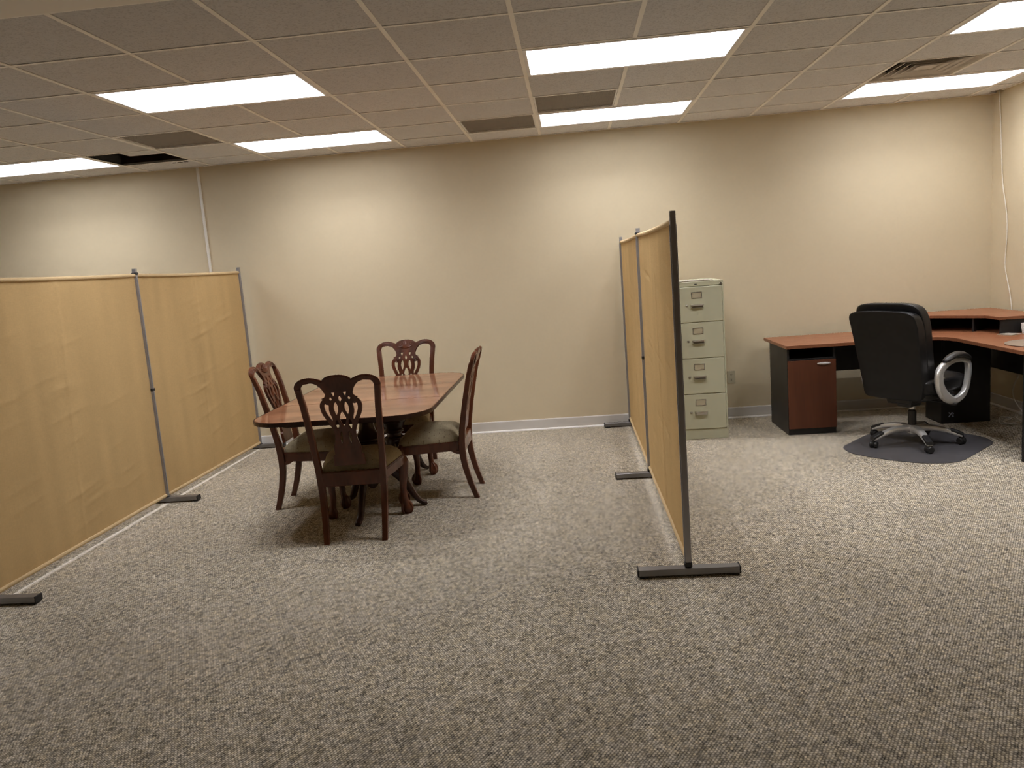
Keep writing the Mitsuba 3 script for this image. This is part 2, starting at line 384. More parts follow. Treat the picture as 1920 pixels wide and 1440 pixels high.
for i, h in enumerate((.232, .176, .120)):
    add(num('supply_diffuser__louver'), cat(cone_ring(h, h - .020, .006, .012), cone_ring(h - .020, h - .050, .012, .048)), 'm_diffuser', tw=vt)
add('supply_diffuser__center_plate', cbox(-.066, .066, -.066, .066, .010, .013, .001), 'm_diffuser', tw=vt)
add('supply_diffuser__throat', cat(cone_ring(.236, .236, .052, .16)), 'm_black', tw=vt)
tag('supply_diffuser', 'square louvered supply air diffuser with black gaps, beside the light at the right', 'air vent')
labels['supply_diffuser__throat'] = {'label': 'black duct opening behind the louvers'}

# recessed 2 x 4 ft fluorescent troffers
L2 = 2 * P
lens_m = {r: mikit.ply(cbox(-P + .034, P - .034, -P / 2 + .034, P / 2 - .034, .002, .006, 0), 'm_lens', emitter={'type': 'area', 'radiance': rgb(LAMP_RGB[r])}) for r in (1, 4)}
fr = Polygon(sbox(-P + .012, -P / 2 + .012, P - .012, P / 2 - .012).exterior.coords, [list(sbox(-P + .032, -P / 2 + .032, P - .032, P / 2 - .032).exterior.coords)])
frame_m = mikit.ply(extrude(fr, -.002, .012, .0015), 'm_lampframe')
house_m = mikit.ply(cbox(-P + .014, P - .014, -P / 2 + .014, P / 2 - .014, .0125, .10, .004), 'm_housing')
LL = {(-4, 1): 'lit rectangular ceiling light nearer the camera above the dining table side', (-4, 4): 'lit rectangular ceiling light over the dining table close to the back wall',
      (0, 1): 'largest fully visible lit ceiling light, above the standing divider at centre right', (0, 4): 'lit ceiling light near the back wall with a brown grille at its front edge',
      (4, 1): 'lit ceiling light cut off by the top right corner of the photo', (4, 4): 'lit ceiling light above the corner desk beside the louvered vent',
      (-8, 4): 'lit ceiling light at the far left beside the hole in the ceiling'}
for c in (-8, -4, 0, 4):
    for r in (1, 4):
        k = num('ceiling_light'); t = T().translate([(c + 1) * P, (r + .5) * P, H])
        add(k + '__diffuser', lens_m[r], None, tw=t); add(k + '__frame', frame_m, None, tw=t); add(k + '__housing', house_m, None, tw=t)
        for q in (-.42, -.14, .14, .42):
            scene[f'lamp_beam_{c + 20}_{r}_{int(q * 100 + 50)}'] = {'type': 'spot', 'intensity': rgb([v / LAMP[r] * BEAM[r] * .62 / 4 for v in LAMP_RGB[r]]), 'cutoff_angle': 66.0, 'beam_width': 18.0,
                'to_world': T().look_at(origin=[(c + 1 + q * 1.7) * P, (r + .5) * P, H - .006], target=[(c + 1 + q * 1.7) * P, (r + .5) * P, 0], up=[0, 1, 0])}
        if (c, r) in LL: tag(k, LL[(c, r)], 'ceiling light', 'recessed fluorescent ceiling lights')
        else: tag(k, 'lit rectangular ceiling light further to the left, outside the photo', 'ceiling light', 'recessed fluorescent ceiling lights')
# things seen in the open hole
hx, hy = (HOLE[0]) * P, HOLE[1] * P
add('conduit_pipe', tube(spline([(hx - 1.2, hy + .50, 2.86), (hx + .2, hy + .47, 2.85), (hx + 1.6, hy + .52, 2.86)], 14), .012, 10), 'm_chrome', smooth=40)
tag('conduit_pipe', 'bright conduit seen inside the dark hole in the ceiling', 'pipe')
add('wire_nut', cat(lathe([(.0, 2.752), (.012, 2.755), (.016, 2.77), (.014, 2.80), (.003, 2.82)], 12, (hx + .40, hy + .42))), 'm_copper', smooth=40)
tag('wire_nut', 'reddish connector glimpsed in the dark ceiling hole', 'connector')
add('junction_box', cat(cbox(hx + .13, hx + .20, hy + .36, hy + .43, 2.76, 2.82, .004)), 'm_trimwhite')
tag('junction_box', 'small pale box glimpsed in the dark ceiling hole', 'box')
# small socket plate on the ceiling, raceway and hanging cable
add('ceiling_socket__plate', cbox(-3.285, -3.095, 3.10, 3.17, H + .004, H + .0075, .001), 'm_tee')
for i, x in enumerate((-3.245, -3.19, -3.135)):
    add(num('ceiling_socket__opening'), cbox(x - .017, x + .017, 3.115, 3.155, H + .002, H + .0045, .0008), 'm_black')
tag('ceiling_socket', 'small three hole plate on the ceiling above the white raceway', 'socket')
add('raceway__cover', cbox(-3.203, -3.177, YB - .014, YB, .45, H - .002, .003), 'm_cable')
add('raceway__outlet_box', cbox(-3.225, -3.155, YB - .035, YB, .33, .45, .004), 'm_cable')
tag('raceway', 'thin white cable raceway down the back wall behind the left divider', 'cable cover')
cp = [(3.855, 3.338, 2.70), (3.858, 3.325, 2.55), (3.859, 3.305, 2.30), (3.860, 3.285, 2.05), (3.860, 3.262, 1.88), (3.860, 3.215, 1.72), (3.861, 3.195, 1.58), (3.861, 3.205, 1.38), (3.861, 3.215, 1.22),
      (3.860, 3.185, 1.13), (3.860, 3.135, 1.0), (3.857, 3.095, .86), (3.855, 3.07, .72), (3.85, 3.02, .50), (3.84, 2.95, .30)]
add('hanging_cable', tube(spline(cp, 60), .0042, 7), 'm_cable', smooth=True)
tag('hanging_cable', 'thin white cable hanging from the ceiling corner down the right wall', 'cable')
# ------------------------------------------------------------------ room dividers
def divider(name, px, py, ztop, lab, zb):
    """px, py: three pole positions; the cloth panels hang between them"""
    k = name
    n = len(px)
    for i in range(n):
        x, y = px[i], py[i]
        add(num(k + '__foot'), cbox(x - .24, x + .24, y - .026, y + .026, .010, .042, .002), 'm_foot')
        for s in (-1, 1):
            add(num(k + '__end_cap'), cbox(x + s * .2415 - .0035, x + s * .2415 + .0035, y - .0275, y + .0275, .0085, .0435, .001), 'm_rubber')
            add(num(k + '__rubber_pad'), cbox(x + s * .215 - .022, x + s * .215 + .022, y - .025, y + .025, 0, .0105, .003), 'm_rubber')
        pl = cat(cbox(x - .013, x + .013, y - .013, y + .013, .042, ztop, .0015),
                 cbox(x - .0165, x - .0125, y - .006, y + .006, .06, ztop - .06, .0008), cbox(x + .0125, x + .0165, y - .006, y + .006, .06, ztop - .06, .0008))
        add(num(k + '__pole'), pl, 'm_pole')
        add(num(k + '__bracket'), cat(cbox(x - .018, x + .018, y - .019, y + .019, zb - .03, zb - .008, .003), lathe([(.0, 0), (.004, 0), (.004, .008), (0, .008)], 8).apply_translation((x, y, zb - .02))), 'm_rubber')
        if i == 1:
            add(num(k + '__clamp'), cbox(x - .0175, x + .0175, y - .0175, y + .0175, .842, .862, .003), 'm_rubber')
            add(num(k + '__top_knob'), cbox(x - .0205, x + .0205, y - .0165, y + .0165, ztop - .043, ztop - .026, .005), 'm_rubber')
    for i in range(n - 1):
        a, b = np.array([px[i], py[i]]), np.array([px[i + 1], py[i + 1]])
        d = (b - a) / np.linalg.norm(b - a); a2, b2 = a + d * .015, b - d * .015
        nr = np.array([d[1], -d[0]])
        zt = ztop - .047
        sag = .007
        s = np.linspace(0, 1, 131); zz = np.linspace(zb, zt, 111)
        S, Z = np.meshgrid(s, zz, indexing='ij')
        X = a2[0] + (b2[0] - a2[0]) * S; Y = a2[1] + (b2[1] - a2[1]) * S
        # soft vertical folds and small creases
        off = .010 * (meshkit.fbm(np.stack([S * 6 + 11 * i + len(name), Z * .55, 0 * S + 3], -1), 3) - .5) + .006 * (meshkit.fbm(np.stack([S * 17 + 5, Z * 1.1, 0 * S + 9 + i], -1), 2) - .5)
        for q in range(22):
            zc, sc, wd = rng.uniform(.15, 1.55), rng.choice([.42, .46, .5, .2, .75]) + rng.normal() * .03, rng.uniform(.05, .12)
            off += .0050 * np.exp(-((Z - zc - (S - sc) * .25) / .012) ** 2 - ((S - sc) / wd) ** 2)
        sc = .47 + .06 * (Z / 1.7 - .5)
        off += .0085 * np.exp(-np.abs(S - sc) / .010)
        edge = np.minimum(np.minimum(S, 1 - S) / .04, np.minimum((Z - zb), (zt - Z)) / .06).clip(0, 1)
        off *= edge
        Z = Z - sag * 4 * S * (1 - S) * ((Z - zb) / (zt - zb))
        V = np.stack([X + nr[0] * off, Y + nr[1] * off, Z], -1).reshape(-1, 3)
        F = []
        for u in range(130):
            for v in range(110):
                q = u * 111 + v
                F += [(q, q + 111, q + 112), (q, q + 112, q + 1)]
        add(num(k + '__cloth'), trimesh.Trimesh(V, F, process=False), 'm_cloth', smooth=True)
        pt = [(a2[0] + (b2[0] - a2[0]) * q, a2[1] + (b2[1] - a2[1]) * q, zt - sag * 4 * q * (1 - q)) for q in np.linspace(0, 1, 15)]
        add(num(k + '__top_hem'), tube(pt, .0135, 12), 'm_hem', smooth=True)
        pb = [(a2[0] + (b2[0] - a2[0]) * q, a2[1] + (b2[1] - a2[1]) * q, zb) for q in np.linspace(0, 1, 5)]
        add(num(k + '__bottom_hem'), tube(pb, .0125, 12), 'm_hem', smooth=True)
    tag(k, lab, 'room divider')
divider('room_divider', [-2.905, -2.905, -2.885], [-.13, 1.645, 3.365], 1.728, 'long tan cloth room divider at the left, behind the dining chairs', .056)
divider('room_divider_001', [.668, .660, .656], [-.135, 1.615, 3.375], 1.727, 'tan cloth room divider standing edge on beside the filing cabinet', .075)

# ------------------------------------------------------------------ dining chairs
def back_y(z):
    """rear surface line of the stile in the chair's own frame (forward is +y)"""
    return np.interp(z, [0, .065, .134, .26, .36, .45, .56, .70, .85, .935, 1.01], [0.018, .040, .061, .087, .092, .084, .066, .037, .003, -.025, -.048])
def stile_x(z): return np.interp(z, [0, .2, .38, .54, .70, .82, .90, .945], [.172, .180, .187, .198, .207, .214, .224, .228])
def stile(s):
    zs = np.array([0, .05, .1, .16, .22, .28, .34, .40, .46, .52, .60, .68, .76, .84, .90, .935])
    rings = []
    for z in zs:
        c = np.array([s * stile_x(z), back_y(z), z])
        w = np.interp(z, [0, .38, .55, .935], [.0165, .0195, .0190, .0185]); t = np.interp(z, [0, .12, .38, .6, .935], [.0172, .0190, .0228, .0192, .0160])
        k = 5 if z > .46 else 9
        th = np.arange(20) / 20 * 2 * PI
        e = .45 if z > .42 else .22
        pw = lambda q: np.sign(q) * np.abs(q) ** e
        rings.append(np.stack([c[0] + w * pw(np.cos(th)), c[1] + t * pw(np.sin(th)), np.full(20, z)], 1))
    return loft(rings)
def bend(m, dy=0.0):
    m = m.copy()
    v, f = trimesh.remesh.subdivide_to_size(m.vertices, m.faces, .03)
    v = np.array(v); v[:, 1] += back_y(v[:, 2]) + dy
    return trimesh.Trimesh(v, f)
def flat(poly, t, c=.002):
    """polygon drawn in (x, z) -> plate of thickness t centred on y = 0"""
    m = extrude(poly, -t / 2, t / 2, c)
    m.apply_transform(np.array([[1, 0, 0, 0], [0, 0, -1, 0], [0, 1, 0, 0], [0, 0, 0, 1.0]]))
    return m
def smooth_poly(pts, n=4, closed=True):
    """Catmull-Rom through the points"""
    p = np.asarray(pts, float); N = len(p); out = []
    for i in range(N if closed else N - 1):
        a, b, c, d = (p[(i + k) % N] if closed else p[min(max(i + k, 0), N - 1)] for k in (-1, 0, 1, 2))
        for t in np.arange(n) / n:
            out.append(.5 * ((2 * b) + (-a + c) * t + (2 * a - 5 * b + 4 * c - d) * t * t + (-a + 3 * b - 3 * c + d) * t ** 3))
    if not closed: out.append(p[-1])
    return np.array(out)
def mirror(pts): return [(-x, z) for x, z in pts][::-1]
# crest rail, right half from the centre: top line, round the ear, under line
top_r = [(.0, 1.010), (.030, 1.008), (.060, 1.000), (.080, .986)]
ear_r = [(.083, .981), (.105, .991), (.135, 1.0), (.170, 1.002), (.205, .994), (.232, .977), (.246, .953), (.247, .930)]
und_r = [(.209, .930), (.207, .945), (.198, .960), (.180, .970), (.160, .972), (.135, .966), (.115, .955), (.098, .937), (.088, .920), (.083, .905)]
half = np.vstack([smooth_poly(top_r, 4, False), smooth_poly(ear_r, 4, False), smooth_poly(und_r, 4, False)])
crest_poly = Polygon(np.vstack([half, (half * [-1, 1])[::-1]])).buffer(0)
out_r = [(.083, .912), (.079, .897), (.083, .885), (.092, .876), (.104, .873), (.100, .864), (.110, .855), (.119, .838), (.121, .815), (.116, .785), (.104, .757), (.088, .725), (.074, .695), (.065, .668), (.062, .645), (.065, .618), (.074, .585), (.079, .560), (.079, .525)]
oh = smooth_poly(out_r, 4, False)
shoe_r = np.array([(.090, .515), (.092, .49), (.094, .452)])
oh = np.vstack([[(.05, .925)], oh, shoe_r])
splat_poly = Polygon(np.vstack([oh, (oh * [-1, 1])[::-1]])).buffer(0)
def hole(pts, both=True):
    a = Polygon(smooth_poly(pts, 4)).buffer(0)
    return [a, affinity.scale(a, -1, 1, origin=(0, 0))] if both else [a]
holes = hole([(.032, .940), (.043, .928), (.045, .912), (.038, .890), (.033, .882), (.025, .900), (.020, .920), (.023, .935)])
holes += hole([(.0, .882), (.009, .865), (.0, .848), (-.009, .865)], False) + hole([(.052, .876), (.061, .867), (.053, .857), (.046, .866)])
holes += hole([(.030, .846), (.040, .828), (.044, .808), (.040, .785), (.033, .768), (.022, .790), (.018, .812), (.022, .832)])
holes += hole([(.070, .832), (.083, .842), (.094, .832), (.096, .808), (.088, .780), (.070, .745), (.061, .735), (.061, .752), (.070, .780), (.072, .805)])
holes += hole([(.0, .786), (.016, .757), (.018, .735), (.0, .698), (-.018, .735), (-.016, .757)], False)
holes += hole([(.037, .738), (.047, .722), (.047, .700), (.040, .676), (.030, .695), (.028, .718)])
holes += hole([(.022, .665), (.030, .650), (.034, .625), (.031, .600), (.026, .590), (.020, .615), (.017, .645)])
splat_poly = splat_poly.difference(unary_union(holes))
def arc_pts(cx, cz, r0, turns, n=20): return [(cx + r0 * (1 - .75 * t) * math.cos(turns * 2 * PI * t), cz + r0 * (1 - .75 * t) * math.sin(turns * 2 * PI * t)) for t in np.linspace(0, 1, n)]

# cabriole front leg with ball and claw foot, at the right front corner (mirrored for the left)
def cabriole(s):
    d = np.array([s * .72, .69]); c = np.array([s * .232, .497])
    z = [.385, .350, .310, .260, .205, .150, .110, .082]
    o = [.000, .016, .017, .010, .001, -.003, .002, .008]
    r = [.027, .0325, .0315, .0275, .0230, .0200, .0190, .0205]
    pts = [(*(c + d * a), q) for a, q in zip(o, z)]
    leg = chain(pts, r, 18)
    b = c + d * .020
    parts = [leg, sphere((*b, .0350), .0335, 22), hull(sphere((*(c + d * .008), .082), .0205, 14), sphere((*b, .052), .0285, 16))]
    for a in (-.95, 0, .95, PI):
        ca, sa = math.cos(a), math.sin(a); e = np.array([d[0] * ca - d[1] * sa, d[0] * sa + d[1] * ca])
        pp = [(*(b - d * .008 + e * q), w) for q, w in ((.014, .084), (.030, .066), (.0370, .043), (.0335, .021), (.027, .0095))]
        parts.append(chain(pp, [.0085, .0092, .0085, .0078, .0065], 10))
    pad = m3.Manifold.cylinder(.007, .021, .024, 18).translate((float(b[0]), float(b[1]), 0))
    return tri(union(parts + [pad]))
def knee_carving(s):
    d = np.array([s * .72, .69]); c = np.array([s * .232, .497]); out = []
    for a in (-.55, -.2, .2, .55):
        ca, sa = math.cos(a), math.sin(a); e = np.array([d[0] * ca - d[1] * sa, d[0] * sa + d[1] * ca])
        out.append(chain([(*(c + d * .012 + e * .027), .375), (*(c + d * .016 + e * .0305), .345), (*(c + d * .016 + (d * .6 + e * .4) * .030), .305)], [.004, .0065, .003], 8))
    return tri(union(out))

def seat_shape(shrink=0.0, n=10):
    hf, hr, yf, yr = .258 - shrink, .190 - shrink, .530 - shrink, .098 + shrink * .6
    a = [(-hr, yr), (hr, yr)]
    b = [(hf + .006 * math.sin(PI * t) * 0 + (hr - hf) * (1 - t), yr + (yf - .035 - yr) * t) for t in np.linspace(.1, 1, 8)]
    cor = [(hf - .035 + .035 * math.cos(t), yf - .035 + .035 * math.sin(t)) for t in np.linspace(.2, PI / 2, 6)]
    fr_ = [(x, yf + .006 * (1 - (x / hf) ** 2)) for x in np.linspace(hf - .05, -hf + .05, 9)]
    right = b + cor
    left = [(-x, y) for x, y in right][::-1]
    return Polygon(a + right + fr_ + left).buffer(0)
def cushion():
    base = seat_shape(.012)
    ring = np.asarray(base.exterior.coords)[:-1]
    # resample the outline evenly
    L = base.exterior.length; ring = np.array([base.exterior.interpolate(q * L / 96).coords[0] for q in range(96)])
    cen = np.array([0, .315]); rings = []
    for q, zz in [(1.0, .392), (1.0, .404), (.992, .416), (.965, .430), (.92, .444), (.85, .459), (.74, .474), (.60, .487), (.45, .496), (.28, .502), (.12, .505), (.03, .5055)]:
        rings.append(np.column_stack([cen + (ring - cen) * q, np.full(96, zz)]))
    return loft(rings)
def seat_frame():
    outer = seat_shape(0.0); inner = seat_shape(.030)
    fr1 = extrude(Polygon(outer.exterior.coords, [inner.exterior.coords]), .338, .394, .003)
    lip = extrude(Polygon(seat_shape(.004).exterior.coords, [inner.exterior.coords]), .392, .400, .002)
    br = []
    for s in (-1, 1):     # shaped corner brackets under the side rails
        x = s * .192
        pl = Polygon([(.098, .340), (.165, .340), (.160, .332), (.150, .328), (.140, .322), (.128, .318), (.098, .316)])
        m = extrude(pl, -.009, .009, .001); m.apply_transform(np.array([[0, 0, 1, 0], [1, 0, 0, 0], [0, 1, 0, 0], [0, 0, 0, 1.0]])); m.apply_translation((x, 0, 0)); br.append(m)
    return cat(fr1, lip, *br)
cush = cushion()
CH = {}
CH['seat_cushion'] = mikit.ply(cush, 'm_seat', smooth=True, uv=np.array(cush.vertices)[:, :2] + 1.0)
CH['seat_frame'] = mikit.ply(seat_frame(), 'm_mahogany', smooth=35)
CH['back_rail'] = mikit.ply(cbox(-.178, .178, .070, .104, .330, .416, .004), 'm_mahogany')
for i, s in enumerate((-1, 1)):
    CH[f'rear_leg{"" if i == 0 else "_001"}'] = mikit.ply(stile(s), 'm_mahogany', smooth=40)
    CH[f'front_leg{"" if i == 0 else "_001"}'] = mikit.ply(cabriole(s), 'm_mahogany', smooth=50)
    CH[f'front_leg{"" if i == 0 else "_001"}__knee_carving'] = mikit.ply(knee_carving(s), 'm_mahogany', smooth=50)
cr = bend(flat(crest_poly, .026, .009), -.002)
CH['crest_rail'] = mikit.ply(cr, 'm_mahogany', smooth=35)
CH['splat'] = mikit.ply(bend(flat(splat_poly, .018, .003), .002), 'm_mahogany', smooth=30)
# carving on the front face of the crest: a fan of leaves and side flutes
cv = []
for a in np.linspace(-1.25, 1.25, 9):
    p0, p1, p2 = (np.array([.010 * math.sin(a), .942]), np.array([.034 * math.sin(a), .942 + .030 * math.cos(a)]), np.array([.060 * math.sin(a), .942 + .056 * math.cos(a)]))
    cv.append(chain([(p[0], back_y(p[1]) + .0125, p[1]) for p in (p0, p1, p2)], [.0035, .0068, .003], 8))
for s in (-1, 1):
    for w in (0, 1, 2):
        pts = [(s * .105, .973 - w * .009), (s * .150, .990 - w * .009), (s * .195, .986 - w * .010), (s * .222, .968 - w * .011)]
        cv.append(chain([(x, back_y(z) + .0108, z) for x, z in pts], [.002, .0038, .0038, .002], 8))
CH['crest_rail__carving'] = mikit.ply(tri(union(cv)), 'm_mahogany', smooth=50)
for i, s in enumerate((-1, 1)):
    vol = chain([(x, back_y(z) + .012, z) for x, z in [(s * abs(q[0]), q[1]) for q in arc_pts(.080, .845, .018, 1.6, 22)]], [.0042] * 22, 8)
    CH[f'splat__volute{"" if i == 0 else "_001"}'] = mikit.ply(tri(vol), 'm_mahogany', smooth=50)
def dining_chair(x, y, heading, label):
    """x, y: midpoint between the rear feet; heading: degrees clockwise from +y"""
    k = num('dining_chair'); t = place(x, y, -heading)
    for part, d in CH.items(): add(f'{k}__{part}', d, None, tw=t)
    tag(k, label, 'dining chair', 'carved mahogany dining chairs')
    labels[k + '__seat_cushion'] = {'label': 'olive upholstered seat with small dots'}
dining_chair(-1.168, .550, -4.4, 'carved mahogany dining chair with its back to the camera, nearest of the four')
dining_chair(-1.952, 1.480, 87.6, 'carved mahogany dining chair at the table side next to the long left divider')
dining_chair(-.522, 1.524, -90.5, 'carved mahogany dining chair seen side on at the right of the table')
dining_chair(-1.205, 2.550, 180.5, 'carved mahogany dining chair at the far end of the table, facing the camera')

# ------------------------------------------------------------------ dining table
TX0, TX1, TY0, TY1, TZ = -1.808, -.690, .620, 2.472, .731
def rounded(x0, x1, y0, y1, r, n=10):
    return sbox(x0 + r, y0 + r, x1 - r, y1 - r).buffer(r, quad_segs=n)
whole = rounded(TX0, TX1, TY0, TY1, .235)
whole = whole.union(Polygon([(TX0 + .10, TY0 - .0), (TX1 - .10, TY0), (TX1 - .1, TY1), (TX0 + .1, TY1)]).intersection(whole))
seams = [1.245, 1.860]
cuts = [TY0 - .1] + seams + [TY1 + .1]
for i in range(3):
    g = .0006
    pc = whole.buffer(-.0075).intersection(sbox(TX0 - 1, cuts[i] + g, TX1 + 1, cuts[i + 1] - g))
    add(num('dining_table__top_panel'), extrude(pc, TZ - .024, TZ, .003), 'm_tabletop')
add('dining_table__edge_shade_band', extrude(Polygon(whole.exterior.coords, [whole.buffer(-.0072).exterior.coords]), TZ - .026, TZ - .0004, .003), 'm_tablebase')  # shade of the unlit rim put into the colour, darker than the top
labels['dining_table__edge_shade_band'] = {'label': 'rounded edge of the table top, its shade painted in as darker wood'}
add('dining_table__apron', cat(*[extrude(Polygon(whole.buffer(-.16).exterior.coords, [whole.buffer(-.185).exterior.coords]), TZ - .062, TZ - .023, .002)]), 'm_tablebase')
labels['dining_table__apron'] = {'label': 'dark low rim under the table top'}
ped_prof = [(0, .707), (.085, .707), (.085, .698), (.060, .695), (.050, .69), (.046, .66), (.045, .62), (.049, .575), (.060, .535), (.085, .505), (.098, .497), (.101, .488), (.095, .480), (.101, .472), (.099, .463), (.085, .455),
            (.080, .435), (.068, .415), (.064, .406), (.076, .400), (.079, .393), (.074, .386), (.056, .378), (.052, .365), (.056, .352), (.074, .343), (.080, .330), (.080, .215), (.070, .200), (.045, .185), (.030, .165), (.016, .150), (0, .147)]
ped_m = mikit.ply(lathe(ped_prof, 32), 'm_tablebase', smooth=35)
def sabre_leg():
    path = spline([(.060, .285), (.120, .270), (.185, .215), (.235, .140), (.270, .075), (.310, .030), (.345, .014)], 16)
    rr = np.interp(np.linspace(0, 1, 16), [0, .3, .7, 1], [.036, .030, .021, .013]); ww = np.interp(np.linspace(0, 1, 16), [0, .6, .85, 1], [.026, .021, .022, .018])
    rings = []
    for i, (x, z) in enumerate(path):
        tx, tz = np.gradient(path, axis=0)[i]; L = math.hypot(tx, tz); nx, nz = -tz / L, tx / L
        th = np.arange(14) / 14 * 2 * PI; pw = lambda q: np.sign(q) * np.abs(q) ** .6
        rings.append(np.stack([x + nx * rr[i] * pw(np.cos(th)), ww[i] * pw(np.sin(th)), np.maximum(z + nz * rr[i] * pw(np.cos(th)), 0.0005)], 1))
    return loft(rings)
leg_m = mikit.ply(sabre_leg(), 'm_tablebase', smooth=40)
toe_m = mikit.ply(cat(*[tri(chain([(.285, a * .013, .060 - abs(a) * .008), (.318, a * .017, .034), (.345, a * .014, .010)], [.006, .0065, .005], 8)) for a in (-1, 0, 1)]), 'm_tablebase', smooth=50)
for (x, y), angs in (((-1.210, 1.190), (-94, 8, 135)), ((-1.205, 1.900), (-66, 62, 182))):
    k = num('dining_table__pedestal')
    add(k, ped_m, None, tw=place(x, y))
    for a in angs:
        add(num(k + '__leg'), leg_m, None, tw=place(x, y, a)); add(num(k + '__toe_carving'), toe_m, None, tw=place(x, y, a))
tag('dining_table', 'glossy reddish mahogany pedestal dining table with rounded corners', 'dining table')

# ------------------------------------------------------------------ filing cabinet
CX0, CX1, CY0, CY1 = .985, 1.412, 2.690, 3.365
add('filing_cabinet__body', cat(cbox(CX0, CX1, CY0, CY1, 0, .085, .002), cbox(CX0, CX0 + .012, CY0, CY1, .085, 1.268, .001), cbox(CX1 - .012, CX1, CY0, CY1, .085, 1.268, .001), cbox(CX0, CX1, CY0, CY1, 1.268, 1.306, .003),
                                cbox(CX0, CX1, CY1 - .01, CY1, .085, 1.268, 0), *[cbox(CX0 + .012, CX1 - .012, CY0 + .004, CY1 - .02, z - .003, z + .003, 0) for z in (.383, .680, .976)]), 'm_cabinet')
hx0, hx1 = 1.142, 1.246
for i, (z0, z1) in enumerate(((.978, 1.264), (.682, .973), (.386, .677), (.089, .380))):
    k = num('filing_cabinet__drawer')
    add(k, cbox(CX0 + .015, CX1 - .015, CY0 - .012, CY0 + .35, z0, z1, .003), 'm_cabinet')
    zc = z1 - .068; x0, x1 = 1.152, 1.237
    lf = Polygon([(x0, zc - .026), (x1, zc - .026), (x1, zc + .026), (x0, zc + .026)], [[(x0 + .005, zc - .021), (x1 - .005, zc - .021), (x1 - .005, zc + .021), (x0 + .005, zc + .021)]])
    m = flat(lf, .005, .0008); m.apply_translation((0, CY0 - .0145, 0)); add(k + '__label_frame', m, 'm_nickel')
    add(k + '__label_card', cbox(x0 + .004, x1 - .004, CY0 - .0130, CY0 - .0118, zc - .022, zc + .022, 0), 'm_almond')
    zh = z1 - .150
    pr = [(0, .012), (-.010, .013), (-.022, .011), (-.029, .004), (-.030, -.010), (-.027, -.013), (-.026, -.004), (-.022, .002), (-.010, .006), (0, .006)]
    rg = []
    for q in np.linspace(0, 1, 13):
        x = hx0 + (hx1 - hx0) * q; e = min(q, 1 - q) / .12; s_ = min(1, .35 + .65 * math.sqrt(max(0, 1 - (1 - min(e, 1)) ** 2)))
        rg.append([(x, CY0 - .012 + py * s_, zh + pz - (.005 if s_ < 1 else .006)) for py, pz in pr])
    add(k + '__handle', loft(rg), 'm_chrome', smooth=35)
    add(k + '__latch', cat(cbox(1.104, 1.122, CY0 - .022, CY0 - .011, zh - .008, zh + .008, .003)), 'm_nickel')
lk = lathe([(0, 0), (.0105, 0), (.0105, .009), (.008, .012), (0, .012)], 16); lk.apply_transform(trimesh.transformations.rotation_matrix(PI / 2, (1, 0, 0))); lk.apply_translation((1.390, CY0, 1.279))
add('filing_cabinet__lock', lk, 'm_chrome', smooth=40)
add('filing_cabinet__slot', cbox(1.182, 1.202, CY0 - .0012, CY0 + .001, 1.2795, 1.2875, 0), 'm_black')
tag('filing_cabinet', 'pale green grey four drawer filing cabinet beside the edge-on divider', 'filing cabinet')
pf = [(1.00, 1.345, 2.705, 2.94, 0.0, 'm_manila', 0), (1.01, 1.335, 2.70, 2.93, .0035, 'm_paper', 0)]
for i, (x0, x1, y0, y1, dz, mm, _) in enumerate(pf):
    k = ('folder', 'paper_stack')[i]
    add(k, cbox(x0, x1, y0, y1, 1.306 + dz, 1.306 + dz + (.0033, .004)[i], .0005), mm)
    tag(k, ('flat manila folder lying on the filing cabinet', 'few pale sheets on the manila folder on the filing cabinet')[i], ('folder', 'paper')[i])
# wall outlet
def outlet(x, z, y):
    add('wall_outlet__plate', cbox(x - .036, x + .036, y - .006, y, z - .058, z + .058, .003), 'm_almond')
    for i, dz in enumerate((.021, -.021)):
        k = num('wall_outlet__receptacle'); sh = Point(0, 0).buffer(.0165).intersection(sbox(-.02, -.0135, .02, .0135))
        m = flat(sh, .004, .0008); m.apply_translation((x, y - .0075, z + dz)); add(k, m, 'm_almond')
        add(k + '__slots', cat(*[cbox(x + a - .0012, x + a + .0012, y - .0098, y - .0090, z + dz - .001, z + dz + .008, 0) for a in (-.0062, .0062)], cbox(x - .0025, x + .0025, y - .0098, y - .0090, z + dz - .0095, z + dz - .0045, 0)), 'm_black')
    tag('wall_outlet', 'almond duplex outlet on the back wall right of the filing cabinet', 'outlet')
outlet(1.597, .385, YB)

# ------------------------------------------------------------------ corner desk
DZ = .741
dx0, dyf, dyb, dxi, dxr, dye = 1.868, 2.588, 3.330, 3.080, 3.815, 1.495
dt = Polygon([(dx0, dyf), (2.955, dyf - .02), *[(x, y) for x, y in smooth_poly([(2.955, dyf - .02), (3.02, 2.530), (3.066, 2.475), (3.083, 2.40)], 5, False)], (dxi, 2.1), (dxi, dye), (dxr, dye), (dxr, dyb), (dx0, dyb)]).buffer(0)
add('corner_desk__desktop', extrude(dt, DZ - .026, DZ, .0025), 'm_cherry')
labels['corner_desk__desktop'] = {'label': 'cherry wood L shaped desk top'}
px0, px1, pyf, pyb = 1.886, 2.266, 2.640, 3.195
add('corner_desk__pedestal', cat(cbox(px0, px0 + .018, pyf, pyb, 0, DZ - .026, .001), cbox(px1 - .018, px1, pyf, pyb, 0, DZ - .026, .001), cbox(px0, px1, pyb - .014, pyb, 0, DZ - .026, .001),
     cbox(px0 + .018, px1 - .018, pyf + .004, pyb - .014, .610, .626, .001), cbox(px0 + .018, px1 - .018, pyf + .004, pyb - .014, .030, .050, .001), cbox(px0, px1, pyf, pyf + .016, 0, .050, .001)), 'm_blackwood')
